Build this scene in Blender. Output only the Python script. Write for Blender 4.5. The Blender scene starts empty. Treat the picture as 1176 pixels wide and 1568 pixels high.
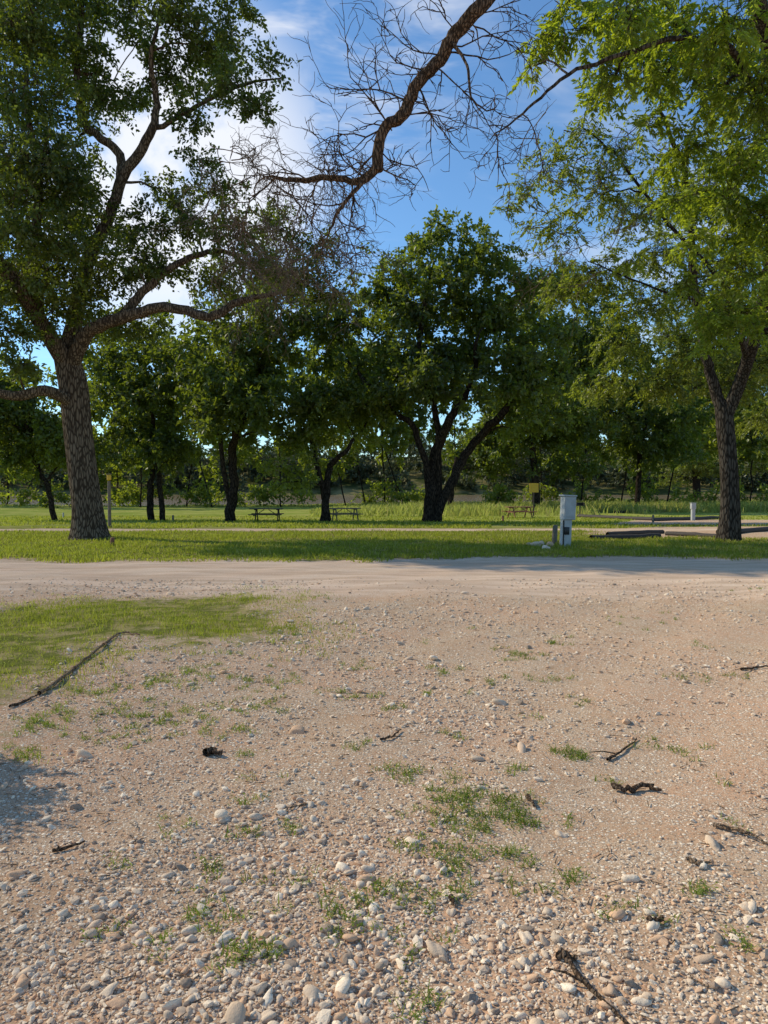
import bpy, math, numpy as np
from mathutils import Vector
rng=np.random.default_rng(11)
scene=bpy.context.scene
F=1132.0; PITCH=math.radians(2.1); EYE=1.6
cp,sp=math.cos(PITCH),math.sin(PITCH)
# ---------------------------------------------------------------- terrain
def H(x,y):
    x=np.asarray(x,float); y=np.asarray(y,float)
    z=np.interp(y,[-80,18,30,47,90,98,106,195,203,212,225,265,330,1500],[0,0,-.2,-.6,-.95,-1.2,-2.2,-2.5,-.9,1.8,4,9,13,16])
    z=z+ 9*np.exp(-((x-120)/55)**2-((y-290)/45)**2)+np.clip((y-215)/60,0,1)*2.5*np.sin(x*.045+1)*np.sin(y*.03)
    near=np.clip(1-(np.abs(y)/60),0,1)
    z=z+near*(0.025*np.sin(x*.9+1.3)*np.sin(y*.7)+.012*np.sin(x*2.3+y*1.7)+.008*np.sin(x*5.1-y*3.7))
    return z
def ray(u,v):
    a=(u-588)/F; b=(784-v)/F
    return np.array([a, cp+b*sp, -sp+b*cp])
def W(u,v,d):
    r=ray(u,v); r=r*(d/r[1]); return np.array([r[0],d,EYE+r[2]])
def G(u,v):
    r=ray(u,v)
    for d in np.geomspace(1.2,500,1400):
        q=r*(d/r[1])
        if EYE+q[2]<=float(H(q[0],d)): return np.array([q[0],d,float(H(q[0],d))])
    return np.array([q[0],d,0.])
def vnoise(x,y,s,seed=0):
    x=np.asarray(x)*s+seed*17.3; y=np.asarray(y)*s+seed*9.1
    xi=np.floor(x).astype(np.int64); yi=np.floor(y).astype(np.int64); fx=x-xi; fy=y-yi
    fx=fx*fx*(3-2*fx); fy=fy*fy*(3-2*fy)
    def h(a,b):
        n=(a*374761393+b*668265263+seed*1442695)&0x7fffffff
        n=((n^(n>>13))*1274126177)&0x7fffffff
        return ((n^(n>>16))&0xffff)/65535.
    return (h(xi,yi)*(1-fx)+h(xi+1,yi)*fx)*(1-fy)+(h(xi,yi+1)*(1-fx)+h(xi+1,yi+1)*fx)*fy
def poly_sdf(x,y,P):
    P=np.array(P,float); d=np.full(x.shape,1e9); inside=np.zeros(x.shape,bool)
    n=len(P)
    for i in range(n):
        a=P[i]; b=P[(i+1)%n]; e=b-a
        t=np.clip(((x-a[0])*e[0]+(y-a[1])*e[1])/(e@e),0,1)
        d=np.minimum(d,np.hypot(x-a[0]-t*e[0],y-a[1]-t*e[1]))
        c=((a[1]>y)!=(b[1]>y))&(x<(b[0]-a[0])*(y-a[1])/((b[1]-a[1])+1e-12)+a[0])
        inside^=c
    return np.where(inside,d,-d)
LAWN=[(-14,9.2),(-5.0,9.7),(-3.7,10.5),(-2.0,10.9),(-1.64,9.9),(-.93,8.3),(-1.5,7.5),(-1.85,6.9),(-2.66,7.6),(-2.63,6.9),(-2.65,5.7),(-2.7,5.2),(-2.75,4.7),(-14,2.5)]
PAD=[(7.2,26),(9,23.5),(16,22.5),(40,22),(40,33),(13,33),(9,30)]
PAD2=[(11,36),(17,35),(40,37),(40,46),(16,46)]
def road_far(x): return 15.9+.045*np.clip(x,0,30)+.25*np.sin(x*.35)+.12*np.sin(x*1.3)
def grass_sdf(x,y):
    x=np.asarray(x,float); y=np.asarray(y,float)
    s=poly_sdf(x,y,LAWN)
    back=y-road_far(x)
    path=np.abs(y-(29.5+.02*x))-1.0
    back=np.minimum(back,path)
    back=np.minimum(back,-poly_sdf(x,y,PAD)); back=np.minimum(back,-poly_sdf(x,y,PAD2))
    return np.maximum(s,back)
# ---------------------------------------------------------------- mesh buffer
class Buf:
    def __init__(s): s.v=[];s.f={3:[],4:[]};s.m={3:[],4:[]};s.n=0
    def add(s,v,f,m=0):
        v=np.asarray(v,float).reshape(-1,3); f=np.asarray(f,np.int64)
        k=f.shape[1]; s.v.append(v); s.f[k].append(f+s.n); s.m[k].append(np.full(len(f),m)); s.n+=len(v)
    def build(s,name,mats,smooth=(),loc=None):
        V=np.concatenate(s.v)
        if loc is not None: V=V-np.asarray(loc)
        loops=[];starts=[];mi=[];pos=0
        for k in (3,4):
            if s.f[k]:
                f=np.concatenate(s.f[k]); loops.append(f.ravel()); starts.append(pos+np.arange(len(f))*k); pos+=f.size; mi.append(np.concatenate(s.m[k]))
        loops=np.concatenate(loops);starts=np.concatenate(starts);mi=np.concatenate(mi)
        me=bpy.data.meshes.new(name); me.vertices.add(len(V)); me.vertices.foreach_set("co",V.astype(np.float32).ravel())
        me.loops.add(len(loops)); me.loops.foreach_set("vertex_index",loops.astype(np.int32))
        me.polygons.add(len(starts)); me.polygons.foreach_set("loop_start",starts.astype(np.int32))
        me.polygons.foreach_set("material_index",mi.astype(np.int32))
        me.polygons.foreach_set("use_smooth",np.isin(mi,list(smooth)))
        me.update(calc_edges=True)
        for m in mats: me.materials.append(m)
        o=bpy.data.objects.new(name,me); scene.collection.objects.link(o)
        if loc is not None: o.location=loc
        return o
def norm(a): return a/(np.linalg.norm(a,axis=-1,keepdims=True)+1e-9)
def tube(b,P,R,k=8,m=0,lump=0):
    P=np.asarray(P,float); R=np.asarray(R,float); n=len(P)
    T=norm(np.gradient(P,axis=0)); ref=np.array([1.,0,0]) if abs(T[0][0])<.8 else np.array([0,0,1.])
    ang=np.linspace(0,2*np.pi,k,endpoint=False); V=np.empty((n,k,3)); ph=rng.uniform(0,6,3)
    for i in range(n):
        ref=ref-T[i]*(ref@T[i]); ref/=np.linalg.norm(ref)+1e-9; c=np.cross(T[i],ref)
        rr=R[i]*(1+lump*(np.sin(ang*3+ph[0]+i*.15)*.6+np.sin(ang*5+ph[1]-i*.2)*.4)) 
        V[i]=P[i]+(np.cos(ang)*rr)[:,None]*ref+(np.sin(ang)*rr)[:,None]*c
    i=np.arange(n-1)[:,None]*k; j=np.arange(k)[None]; jn=(j+1)%k
    f=np.stack([i+j,i+jn,i+k+jn,i+k+j],-1).reshape(-1,4)
    b.add(V,f,m)
    b.add(np.vstack([V[-1],P[-1]]),[[q,(q+1)%k,k] for q in range(k)],m)
def segs(b,A,B,ra,rb,k=3,m=0):
    A=np.asarray(A,float);B=np.asarray(B,float);n=len(A)
    T=norm(B-A); ref=np.where(np.abs(T[:,2:3])<.8,np.array([[0,0,1.]]),np.array([[1.,0,0]]))
    X=norm(np.cross(T,ref));Y=np.cross(T,X); ang=np.arange(k)*2*np.pi/k
    ra=np.broadcast_to(ra,(n,));rb=np.broadcast_to(rb,(n,))
    ring=np.cos(ang)[None,:,None]*X[:,None]+np.sin(ang)[None,:,None]*Y[:,None]
    V=np.concatenate([A[:,None]+ring*ra[:,None,None],B[:,None]+ring*rb[:,None,None]],1)
    j=np.arange(k);f=np.stack([j,(j+1)%k,(j+1)%k+k,j+k],-1)
    f=(np.arange(n)[:,None,None]*2*k+f[None]).reshape(-1,4)
    b.add(V,f,m)
def leaves(b,P,D,Nn,L,w,m=1):
    D=norm(D); S=norm(np.cross(D,Nn)); L=np.broadcast_to(L,(len(P),))[:,None]; w=np.broadcast_to(w,(len(P),))[:,None]
    up=np.cross(S,D)
    V=np.stack([P,P+D*L*.45+S*w*.5+up*L*.05,P+D*L-up*L*.06,P+D*L*.45-S*w*.5+up*L*.05],1)
    i=np.arange(len(P))[:,None]*4
    b.add(V,np.concatenate([i,i+1,i+2,i+3],1),m)
def catmull(P,n=6):
    P=np.asarray(P,float); P=np.vstack([2*P[0]-P[1],P,2*P[-1]-P[-2]]); out=[]
    for i in range(1,len(P)-2):
        for t in np.linspace(0,1,n,endpoint=False):
            a,b_,c,d=P[i-1],P[i],P[i+1],P[i+2]
            out.append(.5*((2*b_)+(-a+c)*t+(2*a-5*b_+4*c-d)*t*t+(-a+3*b_-3*c+d)*t**3))
    out.append(P[-2]); return np.array(out)
class Tree:
    def __init__(s,leafL=.12,leafw=.05,spray=.7,droop=.3,pinn=False):
        s.b=Buf();s.sk=[];s.sr=[];s.L=leafL;s.w=leafw;s.sp=spray;s.dr=droop;s.pinn=pinn
        s.dead=([],[],[],[])
    def limb(s,P,R,k=10,n=6,lump=.06,jit=.0,m=0):
        C=catmull(np.c_[np.array(P),np.array(R)],n); 
        if jit: C[1:-1,:3]+=rng.normal(0,jit,(len(C)-2,3))
        tube(s.b,C[:,:3],np.maximum(C[:,3],.004),k,m,lump)
        s.sk+=list(C[2:,:3]); s.sr+=list(C[2:,3])
    def connect(s,c,rt=.015):
        K=np.array(s.sk);R=np.array(s.sr); dv=c-K; dist=np.linalg.norm(dv,axis=1)+np.maximum(0,-dv[:,2])*1.0
        i=int(np.argmin(dist+ .15*rng.random(len(dist)))); a=K[i]; D=np.linalg.norm(c-a)
        if D<.2: return
        r0=min(R[i]*.65,.02*D+.015); t=np.linspace(0,1,6)[:,None]
        P=a*(1-t)+c*t+np.array([0,0,1.])*D*.12*np.sin(t*np.pi)+rng.normal(0,.03*D,(6,3))*np.sin(t*np.pi)
        r=np.linspace(r0,min(rt,r0),6); tube(s.b,P,r,5,0)
        s.sk+=list(P[1:]);s.sr+=list(r[1:])
    def clump(s,c,r,dens=1.,twig=True,scale=1.):
        c=np.asarray(c,float);r=np.broadcast_to(np.asarray(r,float),(3,))
        if twig: s.connect(c)
        L,w=s.L*scale,s.w*scale
        n=int(dens*np.pi*r[0]*r[2]/(L*w*.3)); per=26; ns=max(4,n//per)
        d=norm(rng.normal(0,1,(ns,3))); d[:,2]=np.where(d[:,2]<-.5,d[:,2]*.5,d[:,2])
        rad=(rng.random(ns)**.45)[:,None]*rng.uniform(.75,1.15,(ns,1))
        p0=c+d*r*rad; od=norm(d+rng.normal(0,.5,(ns,3))+np.array([0,0,-s.dr])); sl=s.sp*rng.uniform(.5,1.2,ns)[:,None]
        p0=p0-od*sl*.4
        q0=c+d*r*rad*.35+rng.normal(0,.1,(ns,3))*r
        tr=.0035+.002*r[0]
        segs(s.b,q0,p0,tr*1.5,tr,3,0); segs(s.b,p0,p0+od*sl*.8,tr,.002,3,0)
        t=rng.random((ns,per,1))**.8
        P=p0[:,None]+od[:,None]*sl[:,None]*t+rng.normal(0,.12*s.sp if not s.pinn else .03*s.sp,(ns,per,3))
        P[...,2]-= s.dr*.3*(t[...,0]**2)*sl
        O=np.broadcast_to(od[:,None],P.shape)
        if s.pinn:
            S=norm(np.cross(O,np.array([0,0,1.]))); sg=np.where(rng.random((ns,per,1))<.5,1,-1)
            D=O*.6+S*sg*.8+rng.normal(0,.28,P.shape)+np.array([0,0,-.35])
        else: D=O*.6+rng.normal(0,.7,P.shape)+np.array([0,0,-.25])
        Nn=np.array([0,0,1.])*.6+rng.normal(0,.6,P.shape)
        P=P.reshape(-1,3)
        leaves(s.b,P,D.reshape(-1,3),Nn.reshape(-1,3),L*rng.uniform(.6,1.2,len(P)),w*rng.uniform(.7,1.15,len(P)),1)
    def crown(s,c,r,n,cr=.4,dens=1.,flat=.75):
        c=np.asarray(c,float);r=np.asarray(r,float)
        pts=[]
        for i in range(n):
            best=None;bd=-1
            for _ in range(8):
                q=norm(rng.normal(0,1,3))*(rng.random()**.4)
                dd=min([np.linalg.norm(q-o) for o in pts],default=1)
                if dd>bd: bd=dd;best=q
            pts.append(best)
        pts.sort(key=lambda q:np.linalg.norm(q+np.array([0,0,.8])))
        for q in pts:
            k=cr*rng.uniform(.7,1.25)
            s.clump(c+q*r*.8,np.array([k*r[0],k*r[0],k*r[0]*flat]),dens*rng.uniform(.7,1.2))
    def twig(s,p,d,L,r,lev,droop=.0,ns=7,spawn=.75,wob=.28):
        A,B,ra,rb=s.dead; st=L/ns; p=np.array(p,float); d=norm(np.array(d,float))
        for i in range(ns):
            d=norm(d+rng.normal(0,wob,3)+np.array([0,0,-droop])); q=p+d*st
            r1=r*(1-.85*(i+1)/ns)+.0026; r0=r*(1-.85*i/ns)+.0026
            A.append(p);B.append(q);ra.append(r0);rb.append(r1); p=q
            if lev>0 and rng.random()<spawn:
                e=norm(d+rng.normal(0,.75,3)); s.twig(p,e,L*rng.uniform(.35,.65),r1*.65,lev-1,droop,max(4,ns-1),spawn,wob)
    def finish(s,name,mats,base):
        if s.dead[0]: segs(s.b,np.array(s.dead[0]),np.array(s.dead[1]),np.array(s.dead[2]),np.array(s.dead[3]),4,2 if len(mats)>2 else 0)
        return s.b.build(name,mats,(0,2),base)
# ---------------------------------------------------------------- materials
def newmat(n):
    m=bpy.data.materials.new(n); m.use_nodes=True; nt=m.node_tree; nt.nodes.clear(); return m,nt
def nd(nt,t,props=None,**ins):
    n=nt.nodes.new(t)
    for k,v in (props or {}).items(): setattr(n,k,v)
    for k,v in ins.items():
        key=k.replace('_',' ') if not k[1:].isdigit() or k[0]!='i' else int(k[1:])
        s=n.inputs[key]
        if isinstance(v,bpy.types.NodeSocket): nt.links.new(v,s)
        else: s.default_value=v
    return n
def mix(nt,f,a,b,blend='MIX'):
    n=nt.nodes.new('ShaderNodeMix'); n.data_type='RGBA'; n.blend_type=blend
    for s,v in ((n.inputs[0],f),(n.inputs[6],a),(n.inputs[7],b)):
        if isinstance(v,bpy.types.NodeSocket): nt.links.new(v,s)
        else: s.default_value=v if not isinstance(v,tuple) or len(v)==4 else (*v,1)
    return n.outputs[2]
def math_(nt,op,a,b=0,c=None,clamp=False):
    n=nt.nodes.new('ShaderNodeMath'); n.operation=op; n.use_clamp=clamp
    for s,v in zip(n.inputs,(a,b,c)):
        if v is None: continue
        if isinstance(v,bpy.types.NodeSocket): nt.links.new(v,s)
        else: s.default_value=v
    return n.outputs[0]
def sstep(nt,x,lo,hi):
    n=nt.nodes.new('ShaderNodeMapRange'); n.interpolation_type='SMOOTHSTEP'
    nt.links.new(x,n.inputs[0]); n.inputs[1].default_value=lo; n.inputs[2].default_value=hi; return n.outputs[0]
def noise(nt,vec,scale,detail=4,rough=.55,dist=0):
    return nd(nt,'ShaderNodeTexNoise',Vector=vec,Scale=scale,Detail=detail,Roughness=rough,Distortion=dist).outputs[0]
def scaled(nt,vec,s):
    n=nt.nodes.new('ShaderNodeVectorMath'); n.operation='MULTIPLY'; nt.links.new(vec,n.inputs[0]); n.inputs[1].default_value=s; return n.outputs[0]
def out(nt,sh): nt.links.new(sh,nd(nt,'ShaderNodeOutputMaterial').inputs[0])
def bump(nt,h,st,dist): return nd(nt,'ShaderNodeBump',Height=h,Strength=st,Distance=dist).outputs[0]
def leafmat(name,dark,light,trans,tf=.4,big=.35,gl=.035):
    m,nt=newmat(name); g=nd(nt,'ShaderNodeNewGeometry')
    r=g.outputs['Random Per Island']; n1=noise(nt,g.outputs['Position'],big,1)
    f=math_(nt,'ADD',math_(nt,'MULTIPLY',r,.6),math_(nt,'MULTIPLY',sstep(nt,n1,.35,.65),.45),clamp=True)
    c=mix(nt,f,dark,light)
    tc=mix(nt,f,tuple(x*.5 for x in trans),trans)
    p=nd(nt,'ShaderNodeBsdfDiffuse',Color=c)
    t=nd(nt,'ShaderNodeBsdfTranslucent',Color=tc)
    gls=nd(nt,'ShaderNodeBsdfGlossy',Roughness=.45)
    ms=nd(nt,'ShaderNodeMixShader',i0=tf,i1=p.outputs[0],i2=t.outputs[0])
    ms=nd(nt,'ShaderNodeMixShader',i0=gl,i1=ms.outputs[0],i2=gls.outputs[0]); out(nt,ms.outputs[0]); return m
def barkmat(name,a,b,sc=6,st=.9):
    m,nt=newmat(name); g=nd(nt,'ShaderNodeNewGeometry'); v=scaled(nt,g.outputs['Position'],(1,1,.22))
    n1=noise(nt,v,sc*2.2,4,.65,.6); n2=noise(nt,g.outputs['Position'],1.5,2)
    vo=nd(nt,'ShaderNodeTexVoronoi',{'feature':'DISTANCE_TO_EDGE'},Vector=v,Scale=sc*2.5).outputs[0]
    h=math_(nt,'ADD',math_(nt,'MULTIPLY',n1,.7),math_(nt,'MULTIPLY',sstep(nt,vo,0,.25),.5))
    c=mix(nt,sstep(nt,h,.35,.95),a,b); c=mix(nt,math_(nt,'MULTIPLY',n2,.5),c,tuple(x*.5 for x in a))
    p=nd(nt,'ShaderNodeBsdfDiffuse',Color=c,Roughness=.6,Normal=bump(nt,h,st,.04)); out(nt,p.outputs[0]); return m
def plain(name,col,rough=.7,var=.35,sc=12,metal=0.,bst=.2):
    m,nt=newmat(name); g=nd(nt,'ShaderNodeNewGeometry'); n1=noise(nt,g.outputs['Position'],sc,5,.6)
    n2=noise(nt,g.outputs['Position'],sc*.2,3)
    c=mix(nt,sstep(nt,n1,.3,.75),tuple(x*(1-var) for x in col),col); c=mix(nt,math_(nt,'MULTIPLY',n2,var),c,tuple(x*.4 for x in col))
    p=nd(nt,'ShaderNodeBsdfPrincipled',Base_Color=c,Roughness=rough,Metallic=metal,Normal=bump(nt,n1,bst,.01)); out(nt,p.outputs[0]); return m
BARK=barkmat('bark_elm',(.06,.044,.031),(.26,.20,.14))
BARKR=barkmat('bark_pecan',(.035,.028,.022),(.14,.115,.09),6)
BARKD=barkmat('bark_dark',(.02,.016,.013),(.085,.066,.05),5)
DEAD=barkmat('dead_twig_bark',(.14,.10,.07),(.36,.275,.20),9,.5)
DEADB=barkmat('dead_branch_bark',(.05,.034,.024),(.24,.16,.105),9,.9)
LF_L=leafmat('leaves_elm',(.027,.044,.009),(.10,.13,.020),(.27,.35,.022),.37)
LF_N=leafmat('leaves_near',(.058,.10,.010),(.15,.20,.022),(.55,.66,.028),.50,.8)
LF_M=leafmat('leaves_mid',(.021,.038,.008),(.09,.125,.020),(.34,.43,.025),.38,.2)
LF_Y=leafmat('leaves_light',(.044,.070,.012),(.14,.17,.028),(.46,.54,.032),.45,.3)
LF_F=leafmat('leaves_far',(.034,.048,.020),(.10,.11,.042),(.15,.17,.038),.2,.04)
def groundmat():
    m,nt=newmat('ground_gravel_and_grass'); g=nd(nt,'ShaderNodeNewGeometry'); P=g.outputs['Position']
    gs=nd(nt,'ShaderNodeAttribute',{'attribute_name':'grass'}).outputs['Fac']
    rd=nd(nt,'ShaderNodeAttribute',{'attribute_name':'road'}).outputs['Fac']
    far=nd(nt,'ShaderNodeAttribute',{'attribute_name':'far'}).outputs['Fac']
    bank=nd(nt,'ShaderNodeAttribute',{'attribute_name':'bank'}).outputs['Fac']
    n_big=noise(nt,P,.6,2); n_mid=noise(nt,P,3.5,4,.6); n_f=noise(nt,P,60,2,.7); n_s=noise(nt,scaled(nt,P,(.22,1.8,1)),1.5,3,.6)
    dirt=mix(nt,sstep(nt,n_mid,.3,.7),(.60,.39,.235),(.76,.56,.37))
    dirt=mix(nt,sstep(nt,n_big,.4,.65),dirt,(.74,.46,.285))
    dirt=mix(nt,math_(nt,'MULTIPLY',sstep(nt,n_f,.35,.65),.55),mix(nt,.5,dirt,(.25,.155,.095)),dirt)
    hgt=None; col=dirt
    for sc,lo in ((85,.14),(42,.48)):
        vo=nd(nt,'ShaderNodeTexVoronoi',Vector=P,Scale=sc,Randomness=1.0)
        d=vo.outputs['Distance']; cc=vo.outputs['Color']
        sep=nd(nt,'ShaderNodeSeparateColor',Color=cc)
        dens=math_(nt,'ADD',sep.outputs[0],math_(nt,'MULTIPLY',math_(nt,'SUBTRACT',n_mid,.5),1.2))
        on=sstep(nt,dens,lo,lo+.05)
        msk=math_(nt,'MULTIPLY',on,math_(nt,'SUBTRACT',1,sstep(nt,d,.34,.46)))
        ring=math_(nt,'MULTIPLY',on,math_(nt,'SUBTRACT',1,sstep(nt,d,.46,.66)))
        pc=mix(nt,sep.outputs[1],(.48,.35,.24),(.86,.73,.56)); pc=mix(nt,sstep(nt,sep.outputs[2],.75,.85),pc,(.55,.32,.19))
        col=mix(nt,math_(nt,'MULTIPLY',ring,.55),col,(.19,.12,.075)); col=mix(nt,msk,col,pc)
        hh=math_(nt,'MULTIPLY',math_(nt,'MULTIPLY',on,math_(nt,'SUBTRACT',1,sstep(nt,d,.0,.55))),13./sc)
        hgt=hh if hgt is None else math_(nt,'MAXIMUM',hgt,hh)
    rc=mix(nt,sstep(nt,n_s,.35,.65),(.54,.385,.275),(.78,.59,.44)); rc=mix(nt,.35,rc,col)
    rc=mix(nt,math_(nt,'MULTIPLY',sstep(nt,n_f,.5,.7),.35),rc,(.34,.23,.16))
    rmask=sstep(nt,math_(nt,'ADD',rd,math_(nt,'MULTIPLY',math_(nt,'SUBTRACT',n_mid,.5),1.8)),-.5,.6)
    col=mix(nt,rmask,col,rc)
    gc=mix(nt,sstep(nt,n_f,.3,.7),(.08,.09,.02),(.20,.20,.045)); gc=mix(nt,sstep(nt,n_mid,.42,.62),gc,(.33,.26,.11))
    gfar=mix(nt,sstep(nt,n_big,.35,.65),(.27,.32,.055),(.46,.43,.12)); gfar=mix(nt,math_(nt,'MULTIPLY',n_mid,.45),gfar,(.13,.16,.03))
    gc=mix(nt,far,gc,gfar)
    gb=mix(nt,sstep(nt,noise(nt,P,.08,4,.65),.4,.6),(.055,.065,.022),(.20,.17,.075)); gc=mix(nt,bank,gc,gb)
    n_e=noise(nt,P,2.2,4,.75)
    gm=sstep(nt,math_(nt,'ADD',gs,math_(nt,'MULTIPLY',math_(nt,'SUBTRACT',n_e,.5),2.8)),-.15,.5)
    col=mix(nt,gm,col,gc)
    h2=math_(nt,'ADD',math_(nt,'MULTIPLY',hgt,.05),math_(nt,'MULTIPLY',n_f,.006))
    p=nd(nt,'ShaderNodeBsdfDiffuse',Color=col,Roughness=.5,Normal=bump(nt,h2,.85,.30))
    out(nt,p.outputs[0]); return m
def grassmat(name,a,b,tr,tf=.35,dry=.86,patch=False):
    m,nt=newmat(name); g=nd(nt,'ShaderNodeNewGeometry'); r=g.outputs['Random Per Island']; n1=noise(nt,g.outputs['Position'],1.1,2)
    f=math_(nt,'ADD',math_(nt,'MULTIPLY',r,.6),math_(nt,'MULTIPLY',sstep(nt,n1,.35,.65),.4)); c=mix(nt,f,a,b)
    rr=r
    if patch: rr=math_(nt,'ADD',r,math_(nt,'MULTIPLY',math_(nt,'SUBTRACT',noise(nt,g.outputs['Position'],2.3,3,.65),.5),2.0))
    c=mix(nt,sstep(nt,rr,dry,dry+.05),c,(.38,.33,.13))
    p=nd(nt,'ShaderNodeBsdfDiffuse',Color=c); t=nd(nt,'ShaderNodeBsdfTranslucent',Color=mix(nt,f,tr,tuple(x*1.3 for x in tr)))
    out(nt,nd(nt,'ShaderNodeMixShader',i0=tf,i1=p.outputs[0],i2=t.outputs[0]).outputs[0]); return m
def stonemat():
    m,nt=newmat('limestone_pebbles'); g=nd(nt,'ShaderNodeNewGeometry'); r=g.outputs['Random Per Island']
    w=nd(nt,'ShaderNodeTexWhiteNoise',{'noise_dimensions':'1D'},W=r); s=nd(nt,'ShaderNodeSeparateColor',Color=w.outputs['Color'])
    n1=noise(nt,g.outputs['Position'],110,3,.65)
    c=mix(nt,s.outputs[0],(.54,.40,.28),(.88,.75,.58)); c=mix(nt,sstep(nt,s.outputs[1],.70,.85),c,(.62,.40,.25)); c=mix(nt,sstep(nt,s.outputs[2],.91,.95),c,(.28,.22,.17))
    c=mix(nt,math_(nt,'MULTIPLY',sstep(nt,n1,.38,.68),.45),c,(.58,.41,.27))
    p=nd(nt,'ShaderNodeBsdfDiffuse',Color=c,Roughness=.4,Normal=bump(nt,n1,.5,.006)); out(nt,p.outputs[0]); return m
def watermat():
    m,nt=newmat('river_water'); g=nd(nt,'ShaderNodeNewGeometry'); n1=noise(nt,scaled(nt,g.outputs['Position'],(.4,1,1)),.9,2)
    p=nd(nt,'ShaderNodeBsdfPrincipled',Base_Color=(.27,.20,.115,1),Roughness=.12,Normal=bump(nt,n1,.25,.05)); p.inputs['Specular IOR Level'].default_value=.25; out(nt,p.outputs[0]); return m
GM=groundmat(); GR=grassmat('lawn_grass',(.11,.14,.018),(.27,.285,.045),(.38,.43,.04),.35,.80,True); TG=grassmat('tall_grass',(.20,.24,.05),(.38,.38,.11),(.42,.46,.09),.35,.7)
WD=grassmat('weeds',(.08,.12,.025),(.18,.23,.05),(.28,.38,.045)); ST=stonemat()
# ---------------------------------------------------------------- ground sheet
def axis(lo,hi,st,far,n):
    mid=np.arange(lo,hi+1e-6,st); g=np.geomspace(st*1.5,far,n); return np.concatenate([lo-g[::-1],mid,hi+g])
xs=axis(-12,12,.1,900,60); ys=np.concatenate([-6-np.geomspace(.2,60,20)[::-1],np.arange(-6,27,.1),27+np.geomspace(.15,1400,170)])
X,Y=np.meshgrid(xs,ys); Z=H(X,Y); nx,ny=len(xs),len(ys)
b=Buf(); idx=np.arange(nx*ny).reshape(ny,nx)
b.add(np.stack([X,Y,Z],-1),np.stack([idx[:-1,:-1],idx[:-1,1:],idx[1:,1:],idx[1:,:-1]],-1).reshape(-1,4),0)
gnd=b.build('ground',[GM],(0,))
def attr(name,val):
    a=gnd.data.attributes.new(name,'FLOAT','POINT'); a.data.foreach_set('value',np.asarray(val,np.float32).ravel())
attr('grass',np.clip(grass_sdf(X,Y),-3,3)); 
rmask=np.minimum(Y-(10.6-.03*X),road_far(X)-Y); rmask=np.maximum(rmask,1.0-np.abs(Y-(29.5+.02*X)))
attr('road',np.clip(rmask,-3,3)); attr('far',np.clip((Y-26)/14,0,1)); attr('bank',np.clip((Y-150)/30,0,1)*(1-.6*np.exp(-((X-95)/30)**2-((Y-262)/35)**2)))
b=Buf(); b.add([(-500,96,-1.12),(500,96,-1.12),(500,208,-1.12),(-500,208,-1.12)],[[0,1,2,3]]); b.build('river_water',[watermat()])
# ---------------------------------------------------------------- stones
def ico(sub):
    import bmesh
    bm=bmesh.new(); bmesh.ops.create_icosphere(bm,subdivisions=sub,radius=1); v=np.array([x.co[:] for x in bm.verts]); f=np.array([[q.index for q in p.verts] for p in bm.faces]); bm.free(); return v,f
I1,I2,I3=ico(1),ico(2),ico(3)
def stones(b,P,S,I,sink=.25,m=0,amp=.13):
    v,f=I; n=len(P); nv=len(v); th=rng.uniform(0,6.28,n); sc=np.stack([S*rng.uniform(.8,1.5,n),S*rng.uniform(.6,1.,n),S*rng.uniform(.4,.75,n)],-1)
    k=rng.normal(0,1,(n,3,3)); ph=rng.uniform(0,6.28,(n,3))
    dv=np.einsum('nij,vj->nvi',k*1.9,v)+ph[:,None]; rr=1+amp*np.sin(dv).sum(-1)
    q=v[None]*rr[...,None]*sc[:,None]
    tl=rng.normal(0,.25,(n,1)); q[...,2]+=q[...,0]*tl
    c,s=np.cos(th)[:,None],np.sin(th)[:,None]; x=q[...,0]*c-q[...,1]*s; y=q[...,0]*s+q[...,1]*c
    V=np.stack([x,y,q[...,2]],-1)+P[:,None]+np.array([0,0,1])*(sc[:,2]*(1-2*sink))[:,None,None]
    b.add(V.reshape(-1,3),(np.arange(n)[:,None,None]*nv+f[None]).reshape(-1,3),m)
def scatter(n,d0,d1,power=1.):
    t=rng.random(n)
    d=np.exp(np.log(d0)+t*(np.log(d1)-np.log(d0))) if power==1 else (d0**(1-power)+t*(d1**(1-power)-d0**(1-power)))**(1/(1-power))
    x=rng.uniform(-1,1,n)*(d*.60+.6); return x,d
b=Buf()
def dens(x,y):
    n=.5*vnoise(x,y,.9,1)+.3*vnoise(x,y,2.6,2)+.2*vnoise(x,y,7,3); n=.5+(n-.5)*1.7; bias=np.where(x>0.25*y-.5,-.12,.03)+np.where(np.abs(y-8.3)<.9,.10,0)
    return n+bias
x,y=scatter(110000,1.6,12.5,1.2); k=(dens(x,y)>rng.uniform(.08,.85,len(x)))&(grass_sdf(x,y)+(vnoise(x,y,2,9)-.5)<.15)
x,y=x[k],y[k]; stones(b,np.stack([x,y,H(x,y)],-1),rng.lognormal(math.log(.0040),.46,len(x))*(1+.10*y),I1,.25,1,.17)
x,y=scatter(9500,1.6,12.5,1.1); k=(dens(x,y)>rng.uniform(.38,.95,len(x)))&(grass_sdf(x,y)<-.05)
x,y=x[k],y[k]; stones(b,np.stack([x,y,H(x,y)],-1),np.clip(rng.lognormal(math.log(.0088),.42,len(x)),.005,.025)*(1+.05*y),I2,.30,0,.18)
x,y=scatter(300,1.8,10.5,1.); k=(dens(x,y)>.5)&(grass_sdf(x,y)<-.1)
x,y=x[k],y[k]; stones(b,np.stack([x,y,H(x,y)],-1),np.clip(rng.lognormal(math.log(.018),.3,len(x)),.013,.032),I3,.34,0,.16)
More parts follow.
